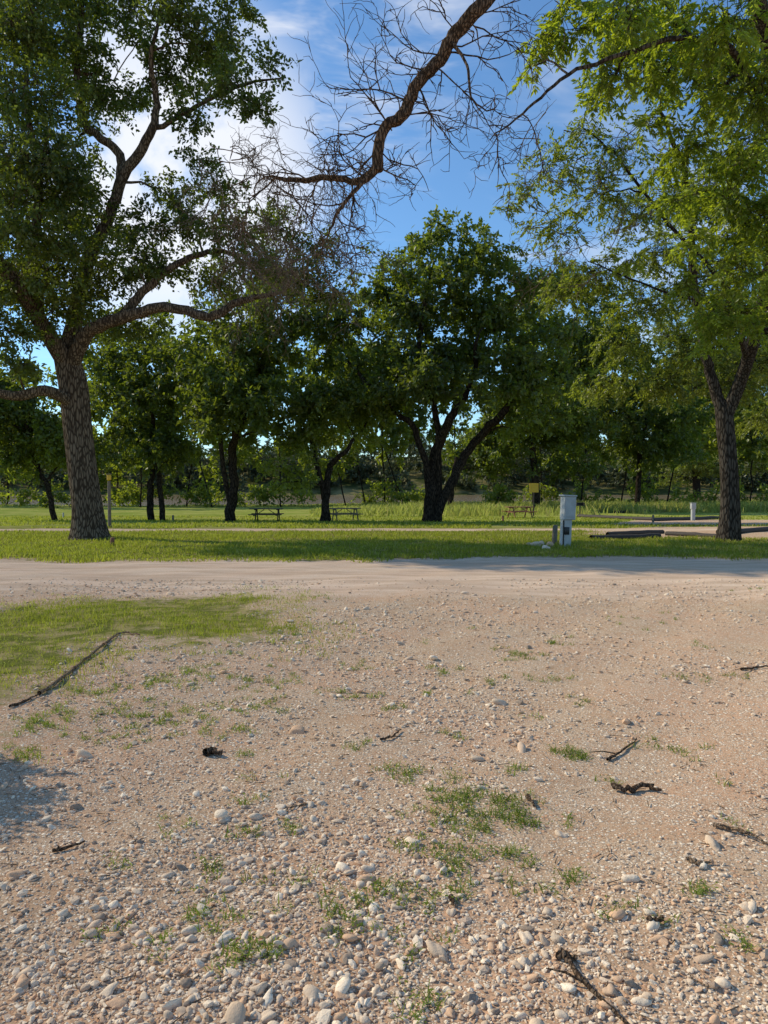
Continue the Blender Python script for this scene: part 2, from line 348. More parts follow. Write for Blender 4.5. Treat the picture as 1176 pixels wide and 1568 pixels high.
for u,v,s in ((767,1078,.05),(800,1150,.045),(340,1253,.065),(25,1343,.035),(52,1347,.03),(533,1312,.022),(522,1530,.026),(537,1440,.026),(295,1425,.032),(455,1122,.05),(475,1235,.03),(730,1165,.04),(965,1350,.035),(945,1405,.03),(585,1435,.028),(613,1480,.022),(165,1520,.026),(130,1160,.06),(430,1238,.03),(665,1010,.05),(860,1280,.03),(1090,1295,.04),(180,1540,.024),(290,1538,.022),(395,1560,.02),(350,1325,.03),(80,1270,.03),(115,1240,.03)):
    p=G(u,v); stones(b,p[None],np.array([s*.85]),I3,.36,0,.16)
b.build('gravel_stones',[ST,ST],(0,))
# ---------------------------------------------------------------- grass
def blades(b,x,y,h,w,lean=.5,m=0,z=None):
    n=len(x); z=H(x,y) if z is None else z; P=np.stack([x,y,z-.005],-1); a=rng.uniform(0,6.28,n); S=np.stack([np.cos(a),np.sin(a),np.zeros(n)],-1)
    l=rng.uniform(0,6.28,n); ln=rng.random(n)*lean; T=np.stack([np.cos(l)*ln,np.sin(l)*ln,np.ones(n)],-1)*np.asarray(h)[:,None]
    M=P+T*np.array([.35,.35,.6]); w=np.asarray(w)[:,None]
    V=np.stack([P-S*w*.5,P+S*w*.5,M+S*w*.35,P+T,M-S*w*.35],1)
    i=np.arange(n)[:,None]*5; b.add(V.reshape(-1,3),np.concatenate([i,i+1,i+2,i+4],1),m)
    b.f[3].append(np.concatenate([i+4,i+2,i+3],1)+b.n-5*n); b.m[3].append(np.full(n,m))
b=Buf()
n=120000; x=rng.uniform(-9,-.3,n); y=rng.uniform(3.2,11.6,n); s=grass_sdf(x,y)+(vnoise(x,y,1.3,5)-.5)*1.7+(vnoise(x,y,5,6)-.5)*1.4
k=(s>rng.uniform(-.5,1.1,n)); x,y=x[k],y[k]; blades(b,x,y,rng.uniform(.018,.065,len(x))*(.4+1.1*vnoise(x,y,1.5,8)),rng.uniform(.004,.008,len(x)),1.3)
n=120000; y=15.0+(rng.random(n)**1.3)*13; x=rng.uniform(-1,1,n)*(y*.58+3); s=grass_sdf(x,y)+(vnoise(x,y,1.2,5)-.5)*1.2
k=s>rng.uniform(-.3,.3,n); x,y=x[k],y[k]; blades(b,x,y,rng.uniform(.03,.12,len(x))*(.4+1.0*vnoise(x,y,.9,8)),rng.uniform(.012,.028,len(x)),1.1)
n=30000; y=31+(rng.random(n)**1.2)*22; x=rng.uniform(-1,1,n)*(y*.58+3); k=(grass_sdf(x,y)>.1)&(vnoise(x,y,.4,3)>.3); x,y=x[k],y[k]; blades(b,x,y,rng.uniform(.05,.14,len(x)),rng.uniform(.03,.07,len(x)),1.)
b.build('lawn_grass',[GR])
b=Buf(); n=80000; y=rng.uniform(52,97,n); x=rng.uniform(-1,1,n)*(y*.6); dn=vnoise(x,y,.10,4)*.6+vnoise(x,y,.4,6)*.4; side=np.clip((x/y+.10)/.14,0,1); edge=np.clip((y-52)/35,0,1)
k=(dn+.30*side*edge+.25*edge-.15>rng.uniform(.4,.75,n))&((side>0)|(y>86)); x,y,dn,side=x[k],y[k],dn[k],side[k]
blades(b,x,y,rng.uniform(.2,.85,len(x))*(.35+.8*side)*(.4+.9*dn),rng.uniform(.06,.15,len(x)),1.); b.build('tall_riverbank_grass',[TG])
# weeds
b=Buf(); wl=[(800,1005,.30,260),(690,1027,.28,130),(745,1238,.20,420),(700,1228,.13,160),(720,1265,.15,160),(880,1155,.12,220),(610,1188,.12,140),(1020,1150,.22,110),(770,1308,.07,70),(560,1070,.14,90),(400,1080,.35,240),(60,1110,.2,300),(140,1062,.2,190),(240,1050,.35,300),(612,1085,.15,70),(540,1415,.1,90),(500,914,.3,160),(1050,1040,.2,100),(640,1390,.15,120),(685,1125,.1,60),(300,1030,.35,300),(250,1100,.3,260),(180,1130,.3,200),(330,1120,.25,150),(420,965,.4,260),(850,985,.25,110),(640,1290,.22,150),(380,1460,.08,50),(180,1325,.06,30),(760,1050,.3,90),(980,950,.4,120),(1150,905,.4,80),(30,1160,.2,160),(800,1250,.18,160),(720,1320,.1,60),(650,1540,.1,60),(1130,1040,.15,60),(590,1360,.12,70),(660,1250,.12,90),(100,1090,.25,200),(200,1090,.3,220),(370,1050,.3,180),(450,1040,.3,120),(560,1020,.3,80)]
for i in range(75): wl.append((rng.uniform(150,1150),rng.uniform(930,1480),rng.uniform(.04,.16),int(rng.uniform(14,60))))
for u,v,r,n in wl:
    p=G(u,v); nb=max(3,int(n/14)); cx=p[0]+rng.normal(0,.5*r,nb); cy=p[1]+rng.normal(0,.5*r,nb)
    c=rng.integers(0,nb,n); x=cx[c]+rng.normal(0,.02,n); y=cy[c]+rng.normal(0,.02,n)
    blades(b,x,y,rng.uniform(.012,.05,n),rng.uniform(.003,.007,n),1.8)
    m=n//2; c=rng.integers(0,nb,m); P=np.stack([cx[c]+rng.normal(0,.03,m),cy[c]+rng.normal(0,.03,m),np.zeros(m)],-1); P[:,2]=H(P[:,0],P[:,1])+rng.uniform(.005,.03,m)
    leaves(b,P,np.c_[rng.normal(0,1,(m,2)),rng.uniform(-.1,.5,m)],np.c_[rng.normal(0,.3,(m,2)),np.ones(m)],rng.uniform(.01,.024,m),rng.uniform(.005,.010,m),0)
b.build('gravel_weeds',[WD])
# ---------------------------------------------------------------- trees
PX=lambda r,d:r*d/F
def fol(t,lst,dens=1.,flat=.8,scale=1.,grow=1.):
    for u,v,d,r in sorted(lst,key=lambda q:-q[1]): 
        m=PX(r,d)*grow; t.clump(W(u,v,d),(m,m,m*flat),dens,scale=scale)
# left elm
t=Tree(.155,.082,.6,.25); B=G(138,826); d0=B[1]
t.limb([B+[0,0,-.15],B+[0,0,.12],W(134,780,d0),W(126,720,d0),W(118,650,d0),W(112,590,d0),W(100,540,d0)],[.85,.6,.46,.43,.42,.42,.36],18,8,.07)
t.limb([W(118,620,d0),W(70,598,d0-1),W(20,606,d0-1.5),W(-60,585,d0-2)],[.2,.16,.14,.08])
t.limb([W(104,560,d0),W(60,490,d0-1),W(20,430,d0-2),W(-60,330,d0-3)],[.28,.22,.19,.12])
t.limb([W(104,570,d0),W(135,510,d0-.5),W(185,488,d0-1),W(250,470,d0-1.5),W(320,484,d0-2),W(365,462,d0-2),W(420,450,d0-2.3)],[.28,.2,.18,.14,.13,.10,.05],jit=.02)
t.limb([W(185,488,d0-1),W(225,440,d0-.7),W(280,400,d0-.4),W(340,385,d0),W(400,420,d0)],[.15,.12,.10,.07,.04],jit=.02)
t.limb([W(104,555,d0),W(118,470,d0+.3),W(140,385,d0+.2),W(165,335,d0),W(190,270,d0-.3),W(225,215,d0-.5),W(240,160,d0-.5),W(230,90,d0-1),W(250,10,d0-1)],[.30,.24,.2,.17,.16,.14,.1,.07,.04],jit=.02)
t.limb([W(185,275,d0-.3),W(180,230,d0),W(130,190,d0),W(118,110,d0+.4),W(125,20,d0+.5),W(130,-60,d0)],[.15,.13,.12,.1,.08,.05],jit=.02)
t.limb([W(240,195,d0-.5),W(300,165,d0-1),W(370,130,d0-1.5),W(430,120,d0-2)],[.08,.06,.045,.02],jit=.02)
t.limb([W(60,490,d0-1),W(50,400,d0-1),W(60,280,d0-1.5),W(40,150,d0-1),W(50,20,d0-1)],[.18,.14,.11,.08,.04])
L=[(40,40,d0-2,75),(120,70,d0,60),(90,-20,d0,75),(200,10,d0-1,44),(265,20,d0-2,54),(310,70,d0-1,54),(260,120,d0,54),(350,130,d0-2,44),(400,165,d0-2,38),(55,150,d0-2,72),(150,165,d0,50),(50,240,d0-3,78),(90,300,d0-2,70),(20,340,d0-3,75),(105,385,d0-2,65),(50,430,d0-2,75),(190,395,d0-1,52),(225,350,d0,46),(290,340,d0,50),(350,355,d0-1,48),(240,410,d0+1,50),(20,510,d0-2,52),(100,470,d0-1,50),(10,160,d0,70),(290,180,d0-1,38),(390,400,d0-1,48),(330,290,d0+1,40),(-60,250,d0-2,95),(-60,450,d0-2,95),(-70,80,d0-1,95),(160,440,d0,46),(20,560,d0-2,38),(420,110,d0-2,30),(300,245,d0,28),(360,60,d0-1,36),(450,420,d0+1,50),(330,430,d0+2,52),(500,450,d0+2,46),(420,350,d0+2,46),(480,380,d0+2,36),(130,340,d0+1,60),(60,60,d0+2,80),(130,130,d0+2,50),(30,300,d0+2,90),(150,500,d0+2,45),(210,500,d0+2,40),(10,420,d0+2,90),(330,100,d0+1,44),(150,20,d0+1,50),(20,-20,d0-1,70),(110,235,d0+1,46),(200,150,d0+2,34),(280,-20,d0-1,60),(370,10,d0-1,36),(220,60,d0+1,34),(140,290,d0-1,34),(260,300,d0+1,34)]
fol(t,L,1.85,grow=1.05)
for i in range(75):
    u=rng.uniform(290,560); v=rng.uniform(200,450); t.twig(W(u,v,d0-rng.uniform(2,5)),[rng.normal(.3,.8),rng.normal(0,.5),rng.normal(-.5,.5)],rng.uniform(.9,1.9),.013,2,.08,7,.8)
t.finish('elm_tree',[BARK,LF_L,DEAD],B)
# right tree with dead overhanging branch
t=Tree(.14,.05,.5,.55,True); B=G(1115,829); d1=B[1]
t.limb([B+[0,0,-.15],B+[0,0,.1],W(1117,780,d1),W(1116,720,d1),W(1112,660,d1),W(1108,620,d1)],[.5,.36,.28,.25,.25,.24],14,8,.08)
t.limb([W(1110,640,d1),W(1090,580,d1),W(1075,510,d1-.5),W(1060,400,d1-1.5),W(1050,280,d1-3),W(1010,170,d1-5)],[.2,.15,.12,.09,.07,.04],jit=.02)
t.limb([W(1110,640,d1),W(1135,580,d1-.5),W(1165,480,d1-2),W(1190,340,d1-4),W(1190,150,d1-6),W(1130,-60,d1-8),W(960,-140,d1-9),W(800,-70,d1-9.5)],[.2,.18,.18,.17,.16,.15,.14,.12])
t.limb([W(1195,240,12+d1-17),W(1130,90,d1-9),W(1050,60,d1-9.5),W(960,80,d1-10),W(870,115,d1-10),W(810,165,d1-10),W(750,215,d1-10)],[.08,.06,.045,.035,.028,.02,.008],jit=.015)
NL=[(900,45,d1-9,50),(960,20,d1-10,60),(1040,50,d1-9,60),(1120,40,d1-10,70),(1000,110,d1-8,52),(940,120,d1-9,40),(840,55,d1-9,38),(870,5,d1-9,40),(820,100,d1-9,24),(1100,140,d1-8,65),(1160,150,d1-9,60),(1150,250,d1-7,52),(1060,220,d1-7,46),(1110,310,d1-7,48),(1165,340,d1-7,50),(1060,370,d1-7,36),(1140,420,d1-7,50),(1030,310,d1-6,30),(1100,480,d1-6,42),(1165,500,d1-6,42),(1000,180,d1-7,38),(1050,440,d1-6,28),(965,400,d1-6,22),(1230,100,d1-9,80),(1230,350,d1-7,80),(1000,-40,d1-9,60),(1130,90,d1-5,80),(1030,90,d1-5,70),(960,60,d1-5,60),(1150,220,d1-4,80),(1140,350,d1-4,80),(1090,520,d1-5,28),(920,150,d1-7,36),(1010,260,d1-6,34),(1080,300,d1-4,60),(1120,470,d1-4,60)]
fol(t,NL,1.8,1.0)
dd=11.5
C=[W(800,-70,d1-9.5),W(742,0,dd),W(700,48,dd),W(672,90,dd),W(640,128,dd),W(618,175,dd),W(588,200,dd),W(578,262,dd)]
t.limb(C,[.12,.11,.105,.095,.09,.09,.08,.085],10,6,.16,.012,2)
t.limb([W(580,255,dd),W(550,277,dd+.3),W(505,272,dd+.6),W(450,276,dd+.9),W(418,272,dd+1)],[.075,.055,.05,.04,.025],8,6,.14,.01,2)
t.limb([W(575,262,dd),W(545,290,dd-.2),W(515,330,dd-.2),W(500,370,dd)],[.05,.035,.025,.01],7,6,.1,.008,2)
t.limb([W(690,60,dd),W(715,100,dd-.4),W(722,150,dd-.6),W(745,170,dd-.6)],[.03,.022,.015,.01],6,5,.1,.006,2)
for (u,v,dx,dz,Ln,r) in [(715,30,.8,.0,1.2,.014),(700,50,-.9,.5,1.0,.012),(680,80,.9,-.5,1.4,.016),(660,110,-.9,.3,1.1,.013),(640,130,.9,-.7,1.3,.014),(628,155,-1,.25,1.3,.015),(610,185,-.9,.0,1.5,.017),(600,195,.9,-.2,1.3,.014),(590,210,-1,.1,1.5,.016),(586,235,.7,-.8,1.0,.012),(580,255,.9,-.2,1.0,.012),(540,280,.2,-1,1.1,.013),(520,272,-.3,.9,.8,.011),(490,272,-.4,-.9,1.2,.013),(460,275,-.4,.8,.9,.012),(430,273,-.9,.4,1.2,.014),(420,273,-.8,-.5,1.3,.014),(500,360,-.5,-.8,.9,.01),(530,310,-.8,-.5,1.1,.012),(515,330,.5,-.8,.9,.01),(745,170,.6,.5,1.1,.01),(722,150,.4,-.9,1.0,.01),(760,205,.2,-1,1.0,.01),(470,275,-.7,.5,1.2,.013),(740,20,.9,.1,1.1,.01),(560,275,-.8,.7,1.2,.012),(650,120,-.6,.8,.9,.01),(770,190,-.3,-.9,.9,.009),(800,175,.5,-.8,1.0,.009),(440,275,.0,-1,1.2,.012),(600,200,-.9,.6,1.3,.013),(675,85,-.9,.2,1.2,.013),(690,70,.9,.1,1.4,.013),(665,100,.8,-.8,1.3,.012)]:
    t.twig(W(u,v,dd+(.5 if u<520 and v<300 else 0)),[dx,rng.normal(0,.5),dz],Ln,r*.9,2,.02,8,.62,.22)
t.finish('pecan_tree',[BARKR,LF_N,DEADB],B)
# feathery mesquite behind right, rooted outside the right edge
t=Tree(.16,.062,.8,.5,True); B=G(1330,815); d=B[1]
t.limb([B+[0,0,-.1],B+[0,0,.3],W(1310,720,d),W(1250,600,d-1),W(1150,480,d-2),W(1040,360,d-3),W(940,235,d-4),W(885,190,d-4)],[.3,.25,.2,.14,.09,.06,.035,.015],jit=.03)
t.limb([W(1150,480,d-2),W(1030,450,d-3),W(900,400,d-3)],[.07,.04,.015],jit=.02)
for i in range(26): t.twig(W(rng.uniform(820,1010),rng.uniform(170,420),d-3.5),[rng.normal(-.5,.6),rng.normal(0,.4),rng.normal(-.3,.5)],rng.uniform(1.2,2.2),.016,2,.05,7,.7)
fol(t,[(860,260,d-4,62),(920,300,d-3,62),(850,350,d-3,54),(950,230,d-4,52),(980,330,d-2,62),(800,290,d-4,32),(890,200,d-4,40),(780,320,d-3,26)],1.0)
fol(t,[(920,420,d-2,60),(990,470,d-1,60),(1060,540,d-1,60),(950,530,d-1,50),(1120,590,d-1,55),(1010,590,d-1,55),(870,450,d-2,44),(1160,560,d,60),(920,590,d-1,42),(1070,450,d,65),(1120,400,d,70),(1170,640,d,40),(1010,390,d,60),(1050,300,d,70)],1.6)
t.finish('mesquite_tree',[BARKD,LF_Y,DEAD],B)
# mid-distance trees
def midtree(name,trunks,crowns,lf=LF_M,L=.33,w=.18,dens=1.65):
    B=G(*trunks[0][0][0]); t=Tree(L,w,1.0,.35)
    for pts,rad in trunks:
        d=B[1]; P=[B+[(pts[0][0]-trunks[0][0][0][0])*d/F,0,-.2]]+[W(u,v,d+(i*.35 if i%2 else -i*.3)) for i,(u,v) in enumerate(pts[1:])]
        t.limb(P,[PX(r,d)*.8 for r in rad],8,6,.08,.04)
    for (u,v,ru,rv,n,cr,dz) in crowns:
        c=W(u,v,B[1]+dz); t.crown(c,(PX(ru,B[1]),PX(ru,B[1])*.7,PX(rv,B[1])),n,cr,dens)
    return t.finish(name,[BARKD,lf],B)
midtree('live_oak_tree',[([(655,799),(662,750),(668,690),(690,640),(720,590),(730,520)],[13,11,10,8,6,3]),([(662,799),(690,740),(725,680),(775,625),(810,580)],[10,9,8,7,3]),([(668,700),(640,670),(605,628),(560,585),(530,550)],[7,6,5,4,2]),([(672,690),(668,640),(640,560),(650,470),(665,400)],[7,6,5,4,2])],
   [(690,430,120,112,22,.34,1),(600,500,95,110,14,.38,0),(780,500,110,125,18,.36,1),(690,575,170,66,20,.27,0),(840,560,70,80,9,.42,-1),(800,640,60,32,7,.4,0),(560,620,60,36,7,.4,1)])
midtree('pecan_tree',[([(350,799),(358,745),(354,695),(368,650),(390,600)],[11,9,8,7,4]),([(356,700),(330,650),(300,620)],[5,4,2])],
   [(430,500,120,95,20,.35,1),(340,570,110,85,18,.36,0),(400,635,115,60,17,.32,-1)])
midtree('elm_tree',[([(494,799),(500,755),(506,713),(530,690),(560,650)],[8,7,6,4,2]),([(505,715),(480,690),(455,650)],[5,4,2])],
   [(510,635,90,60,18,.33,0),(435,725,48,28,7,.45,-1),(560,590,70,60,10,.4,2)],LF_Y,.3,.16,1.5)
midtree('elm_tree',[([(232,797),(230,740),(236,680),(230,620)],[7,6,5,3]),([(250,797),(244,740),(240,690)],[6,5,4])],
   [(225,600,100,85,20,.36,0),(180,550,80,60,10,.42,2),(290,530,70,75,11,.42,2),(230,685,85,34,11,.4,0)])
midtree('elm_tree',[([(85,797),(72,745),(52,700),(40,650)],[6,5,5,3])],[(30,640,100,60,16,.36,0),(100,680,70,34,10,.42,0),(-20,590,90,60,8,.45,0),(20,710,60,24,6,.4,0)])
midtree('live_oak_tree',[([(822,784),(820,735),(815,680),(830,600)],[8,7,6,4]),([(690,792),(692,750),(700,700)],[6,5,4])],
   [(830,640,110,65,18,.36,0),(860,500,100,130,20,.38,0),(750,690,75,42,11,.42,2),(860,710,60,24,6,.42,0)],LF_M,.4,.21)
midtree('elm_tree',[([(974,782),(978,735),(980,700),(990,640)],[6,5,5,3])],[(985,630,110,70,20,.34,0),(930,550,100,90,16,.38,3),(1000,690,80,26,8,.4,0)],LF_M,.38,.2)
midtree('elm_tree',[([(1067,770),(1066,730),(1064,690),(1075,640)],[8,7,6,4])],[(1090,610,120,85,18,.38,0),(1110,520,120,90,14,.4,2),(1040,715,60,28,7,.45,0),(1170,670,70,70,9,.45,0)],LF_Y,.42,.22,1.6)
# riverside thicket: slender stems hidden by leafy brush
t=Tree(.62,.36,1.5,.3)
for u,vt in [(-60,540),(10,560),(80,520),(150,500),(215,540),(285,480),(355,500),(430,440),(500,480),(560,450),(620,500),(690,450),(760,430),(830,520),(890,480),(950,500),(1020,540),(1090,520),(1150,560),(1230,540),(325,520),(530,500),(590,480),(180,540)]:
    d=rng.uniform(78,92); X0=(u-588)/F*d; B=np.array([X0,d,float(H(X0,d))]); top=W(u,vt,d); Hh=top[2]-B[2]
    t.sk=[B];t.sr=[.05]; t.limb([B-[0,0,.2],B+[rng.normal(0,.05)*Hh,0,Hh*.4],B*.4+top*.6],[.09,.07,.04],5,5,.05,.05)
    lo=B[2]+2.6; cz=(top[2]+lo)/2; rz=(top[2]-lo)/2; rx=PX(58,d)
    for j in range(15):
        q=norm(rng.normal(0,1,3))*rng.random()**.35; k=rx*rng.uniform(.38,.55); t.clump(np.array([X0,d,cz])+q*np.array([rx,rx*.6,rz]),(k,k,k*.8),1.4)
    if u<470 or rng.random()<.75:
        for j in range(3):
            k=rng.uniform(.9,1.6); x_=X0+rng.uniform(-3.2,3.2); y_=d+rng.uniform(-1,3); t.clump((x_,y_,float(H(x_,y_))+k*rng.uniform(.7,1.3)),(k*1.3,k,k),1.3,scale=.7)
t.b.build('riverside_trees',[BARKD,LF_Y],(0,))
# far bank tree belt
t=Tree(1.0,.55,2.0,.2)
for i in range(330):
    y=205+95*rng.random()**1.5; x=rng.uniform(-.62,.66)*y; z=float(H(x,y)); h=rng.uniform(4,12)*(.6+.7*vnoise(x,y,.03,3)); r=h*.5
    if 70<x<112 and 222<y<285 and rng.random()<.8: continue
    t.sk=[np.array([x,y,z])];t.sr=[.2]
    t.clump((x,y,z+h*.5),(r,r,h*.5),1.5); t.clump((x+r*.7,y-2,z+h*.25),(r*.7,r*.7,h*.3),1.4)
t.b.build('distant_trees',[BARKD,LF_F],(0,))
# added shrub, out of view at left, put there to cast the bottom-left shade
t=Tree(.045,.024,.16,.1); B=np.array([-3.2,4.2,float(H(-3.2,4.2))])
t.limb([B-[0,0,.05],B+[.03,0,.3],B+[0,.05,.8]],[.035,.03,.015],6,4)
t.crown(B+[0,0,.72],(.45,.42,.42),14,.5,2.0); t.finish('added_shade_shrub',[BARKD,LF_M],B)
# ---------------------------------------------------------------- small built objects
def box(b,c,s,yaw=0,tilt=0,roll=0,m=0,bev=.12):
    hx,hy,hz=np.array(s)/2; e=min(hx,hy,hz)*bev*2
    V=[];
    for z,k in ((-hz,1),(-hz+e,0),(hz-e,0),(hz,1)):
        ix,iy=hx-e*k,hy-e*k; V+=[(-ix+(0 if k else e),-iy,z),(ix-(0 if k else e),-iy,z),(ix,-iy+(0 if k else e),z),(ix,iy-(0 if k else e),z),(ix-(0 if k else e),iy,z),(-ix+(0 if k else e),iy,z),(-ix,iy-(0 if k else e),z),(-ix,-iy+(0 if k else e),z)]
    V=np.array(V); f=[]
    for L_ in range(3):
        for j in range(8): f.append([L_*8+j,L_*8+(j+1)%8,L_*8+8+(j+1)%8,L_*8+8+j])
    f+= [[24,25,26,27],[24,27,28,31],[28,29,30,31],[3,2,1,0],[7,4,3,0],[7,6,5,4]]
    cy_,sy_=math.cos(yaw),math.sin(yaw); ct,st=math.cos(tilt),math.sin(tilt); cr_,sr_=math.cos(roll),math.sin(roll)
    Rz=np.array([[cy_,-sy_,0],[sy_,cy_,0],[0,0,1]]);Ry=np.array([[ct,0,st],[0,1,0],[-st,0,ct]]);Rx=np.array([[1,0,0],[0,cr_,-sr_],[0,sr_,cr_]])
    b.add(V@(Rz@Ry@Rx).T+np.asarray(c),f,m)
WOODD=plain('weathered_dark_wood',(.06,.045,.035),.8,.5,20); WOODR=plain('rust_red_wood',(.28,.11,.06),.8,.4,20); WOODG=plain('weathered_grey_wood',(.20,.17,.13),.85,.45,20)
STEEL=plain('dark_steel',(.05,.05,.05),.5,.3,30,.6); PAINT=plain('grey_utility_paint',(.44,.45,.45),.5,.2,6); YEL=plain('yellow_paint',(.65,.42,.03),.5,.2,8)
def picnic_table(yaw,wood,frame,L=1.85):
    b=Buf(); R=np.array([[math.cos(yaw),-math.sin(yaw)],[math.sin(yaw),math.cos(yaw)]])
    def bx(x,y,z,s,tilt=0,roll=0,m=0):
        q=R@np.array([x,y]); box(b,(q[0],q[1],z),s,yaw,tilt,roll,m)
    for i in range(5): bx(0,-.3+i*.15,.745,(L,.14,.045))
    for sg in (-1,1):
        for i in range(2): bx(0,sg*(.66+i*.145),.44,(L,.135,.045))
    for ex in (-.62,.62):
        bx(ex,0,.70,(.06,.7,.05),m=1); bx(ex,0,.395,(.06,1.6,.05),m=1)
        for sg in (-1,1): bx(ex+.062,sg*.42,.36,(.06,.07,.80),roll=sg*.52,m=1)
        q0=R@np.array([ex*.95,0]); q1=R@np.array([ex*.2,0]); tube(b,[(q0[0],q0[1],.40),(q1[0],q1[1],.70)],[.02,.02],6,1)
    return b.build('picnic_table',[wood,frame],(),None)
for (u,v,yaw,wd,fr) in ((408,799,.05,WOODD,STEEL),(527,798,.3,WOODG,WOODG),(795,793,.25,WOODR,WOODR)):
    o=picnic_table(yaw,wd,fr); p=G(u,v); o.location=(p[0],p[1],p[2]-.01)
# utility pedestal with rocks and old post
B=G(866,837); b=Buf()
box(b,(0,0,.36),(.24,.2,.78),.25,.04,0,0,.05); box(b,(.055,0,1.02),(.33,.26,.62),.25,.04,0,0,.05)
box(b,(.055,0,1.345),(.38,.31,.04),.25,.04,0,0,.2); box(b,(.07,-.135,1.02),(.24,.02,.46),.25,.04,0,0,.2); box(b,(.005,-.11,.42),(.14,.03,.2),.25,.04,0,1,.2)
tube(b,[(-.09,-.12,0),(-.085,-.12,.7)],[.022,.022],8,1)
b.build('utility_pedestal',[PAINT,STEEL],(1,),None).location=B
p=G(849,833); b=Buf(); tube(b,[(0,0,-.1),(0,0,.2),(.02,0,.5),(.02,0,.53)],[.075,.075,.07,.05],9,0,.08); b.build('wooden_post',[WOODG],(0,)).location=p
b=Buf(); P=np.array([G(u,v) for u,v in ((822,838),(835,841),(812,836),(843,838),(828,834))]); stones(b,P,np.array([.16,.14,.1,.12,.12]),I3,.2); b.build('rock_pile',[ST],(0,))
p=G(168,808); b=Buf(); tube(b,[(0,0,-.1),(0,0,1),(.0,0,2.0)],[.075,.07,.065],9,0,.03); box(b,(0,0,2.16),(.17,.17,.24),.2,0,0,1,.15); box(b,(0,0,2.30),(.21,.21,.035),.2,0,0,0,.2)
b.build('marker_post',[WOODG,YEL],()).location=p
p=G(172,837); b=Buf(); tube(b,[(0,0,-.1),(0,0,.15),(.01,0,.22),(.01,0,.24)],[.06,.055,.055,.04],8,0,.1); b.build('short_stake',[WOODR],(0,)).location=p
for u,v,h,m in ((97,793,.35,PAINT),(265,798,.35,WOODG),(770,799,.35,WOODR),(1000,800,.4,WOODG)):
    b=Buf(); tube(b,[(0,0,-.1),(0,0,h*.9),(0,0,h)],[.06,.06,.045],8,0,.03); b.build('bollard_post',[m],(0,)).location=G(u,v)
p=G(1061,797); b=Buf(); box(b,(0,0,.35),(.2,.18,.7),.1,0,0,0,.05); box(b,(0,0,.86),(.28,.22,.34),.1,0,0,0,.08); box(b,(0,0,1.05),(.32,.26,.03),.1,0,0,0,.2); b.build('utility_pedestal',[PAINT]).location=p
p=G(888,790); b=Buf(); tube(b,[(0,0,-.1),(0,0,.72)],[.045,.045],10,0)
box(b,(0,0,.75),(.55,.42,.03)); box(b,(-.27,0,.87),(.025,.42,.22)); box(b,(.27,0,.87),(.025,.42,.22)); box(b,(0,.2,.87),(.52,.025,.22))
for i in range(9): tube(b,[(-.25,-.18+i*.045,.95),(.25,-.18+i*.045,.95)],[.008,.008],5,0)
b.build('park_grill',[STEEL],()).location=p
p=G(817,790); b=Buf(); tube(b,[(0,0,-.1),(0,0,2.2)],[.05,.045],8,0); hz_=W(817,747,p[1])[2]-p[2]; sz=PX(14,p[1]); box(b,(0,-.07,hz_),(sz,.03,sz),0,0,0,1,.2); b.build('yellow_park_sign',[WOODD,YEL],()).location=p
def log(a,c,r=.13,name='timber_edging',mat=WOODD):
    a=np.array(a);c=np.array(c); n=8; t_=np.linspace(0,1,n)[:,None]; P=a*(1-t_)+c*t_; P[:,2]=H(P[:,0],P[:,1])+r*.7; P=P-a
    b=Buf(); P[1:-1]+=rng.normal(0,.01,(n-2,3)); tube(b,P,[r]*(n-1)+[r*.95],8,0,.08); b.build(name,[mat],(0,)).location=a
log(G(905,827),G(1010,824),.09); log(G(930,821),G(1015,817),.08); log(G(1020,820),G(1100,824),.08); log(G(885,792),G(1000,797),.12); log(G(1000,798),G(1100,795),.12); log(G(940,786),G(1100,781),.12); log(G(1100,818),G(1200,812),.10)
def stick(pts,r,mat,name='fallen_stick',forks=0):
    P=np.array([G(u,v) for u,v in pts]); P[:,2]+=r*.9+.004; a=P[0].copy(); C=catmull(P-a,5); C[1:-1]+=rng.normal(0,r*.35,(len(C)-2,3))
    b=Buf(); R=np.linspace(r,r*.45,len(C))*rng.uniform(.8,1.15,len(C)); tube(b,C,R,8,0,.2)
    for i in range(forks):
        j=rng.integers(1,len(C)-1); e=C[j]+np.array([rng.normal(0,.08),rng.normal(0,.08),.02]); tube(b,[C[j],(C[j]+e)/2+[0,0,.01],e],[R[j]*.6,R[j]*.5,R[j]*.25],5,0)
    b.build(name,[mat],(0,)).location=a
SD=barkmat('stick_dark',(.07,.045,.03),(.24,.17,.115),25,.6); SL=barkmat('stick_tan',(.20,.13,.08),(.46,.33,.22),25,.6)
stick([(865,1468),(885,1500),(920,1535),(965,1580)],.010,SD,forks=1); stick([(856,1470),(868,1476),(884,1474)],.015,SD)
stick([(938,1212),(960,1216),(990,1211),(1012,1216)],.018,SD,'bark_piece'); stick([(930,1166),(950,1155),(975,1134)],.009,SD,forks=1); stick([(582,1137),(600,1132),(614,1120)],.009,SD,forks=1)
stick([(1092,1268),(1120,1276),(1150,1284),(1185,1302)],.010,SL,forks=2); stick([(994,1416),(1006,1418),(1016,1412)],.012,SD,'bark_piece'); stick([(314,1160),(326,1156),(336,1162)],.025,SD,'bark_piece')
stick([(60,1066),(92,1044),(128,1015),(165,985),(188,972),(214,975)],.017,SL,forks=3); stick([(1135,1028),(1155,1026),(1185,1022)],.012,SD,forks=1); stick([(1052,1322),(1070,1326),(1090,1324)],.010,SL)
stick([(690,1380),(697,1392)],.010,SD,'bark_piece'); stick([(80,1308),(105,1303),(130,1292)],.009,SD); stick([(15,1085),(40,1076),(60,1066)],.011,SD); stick([(808,1225),(818,1240)],.012,SD,'bark_piece'); stick([(470,1236),(435,1243)],.007,SL)
b=Buf()
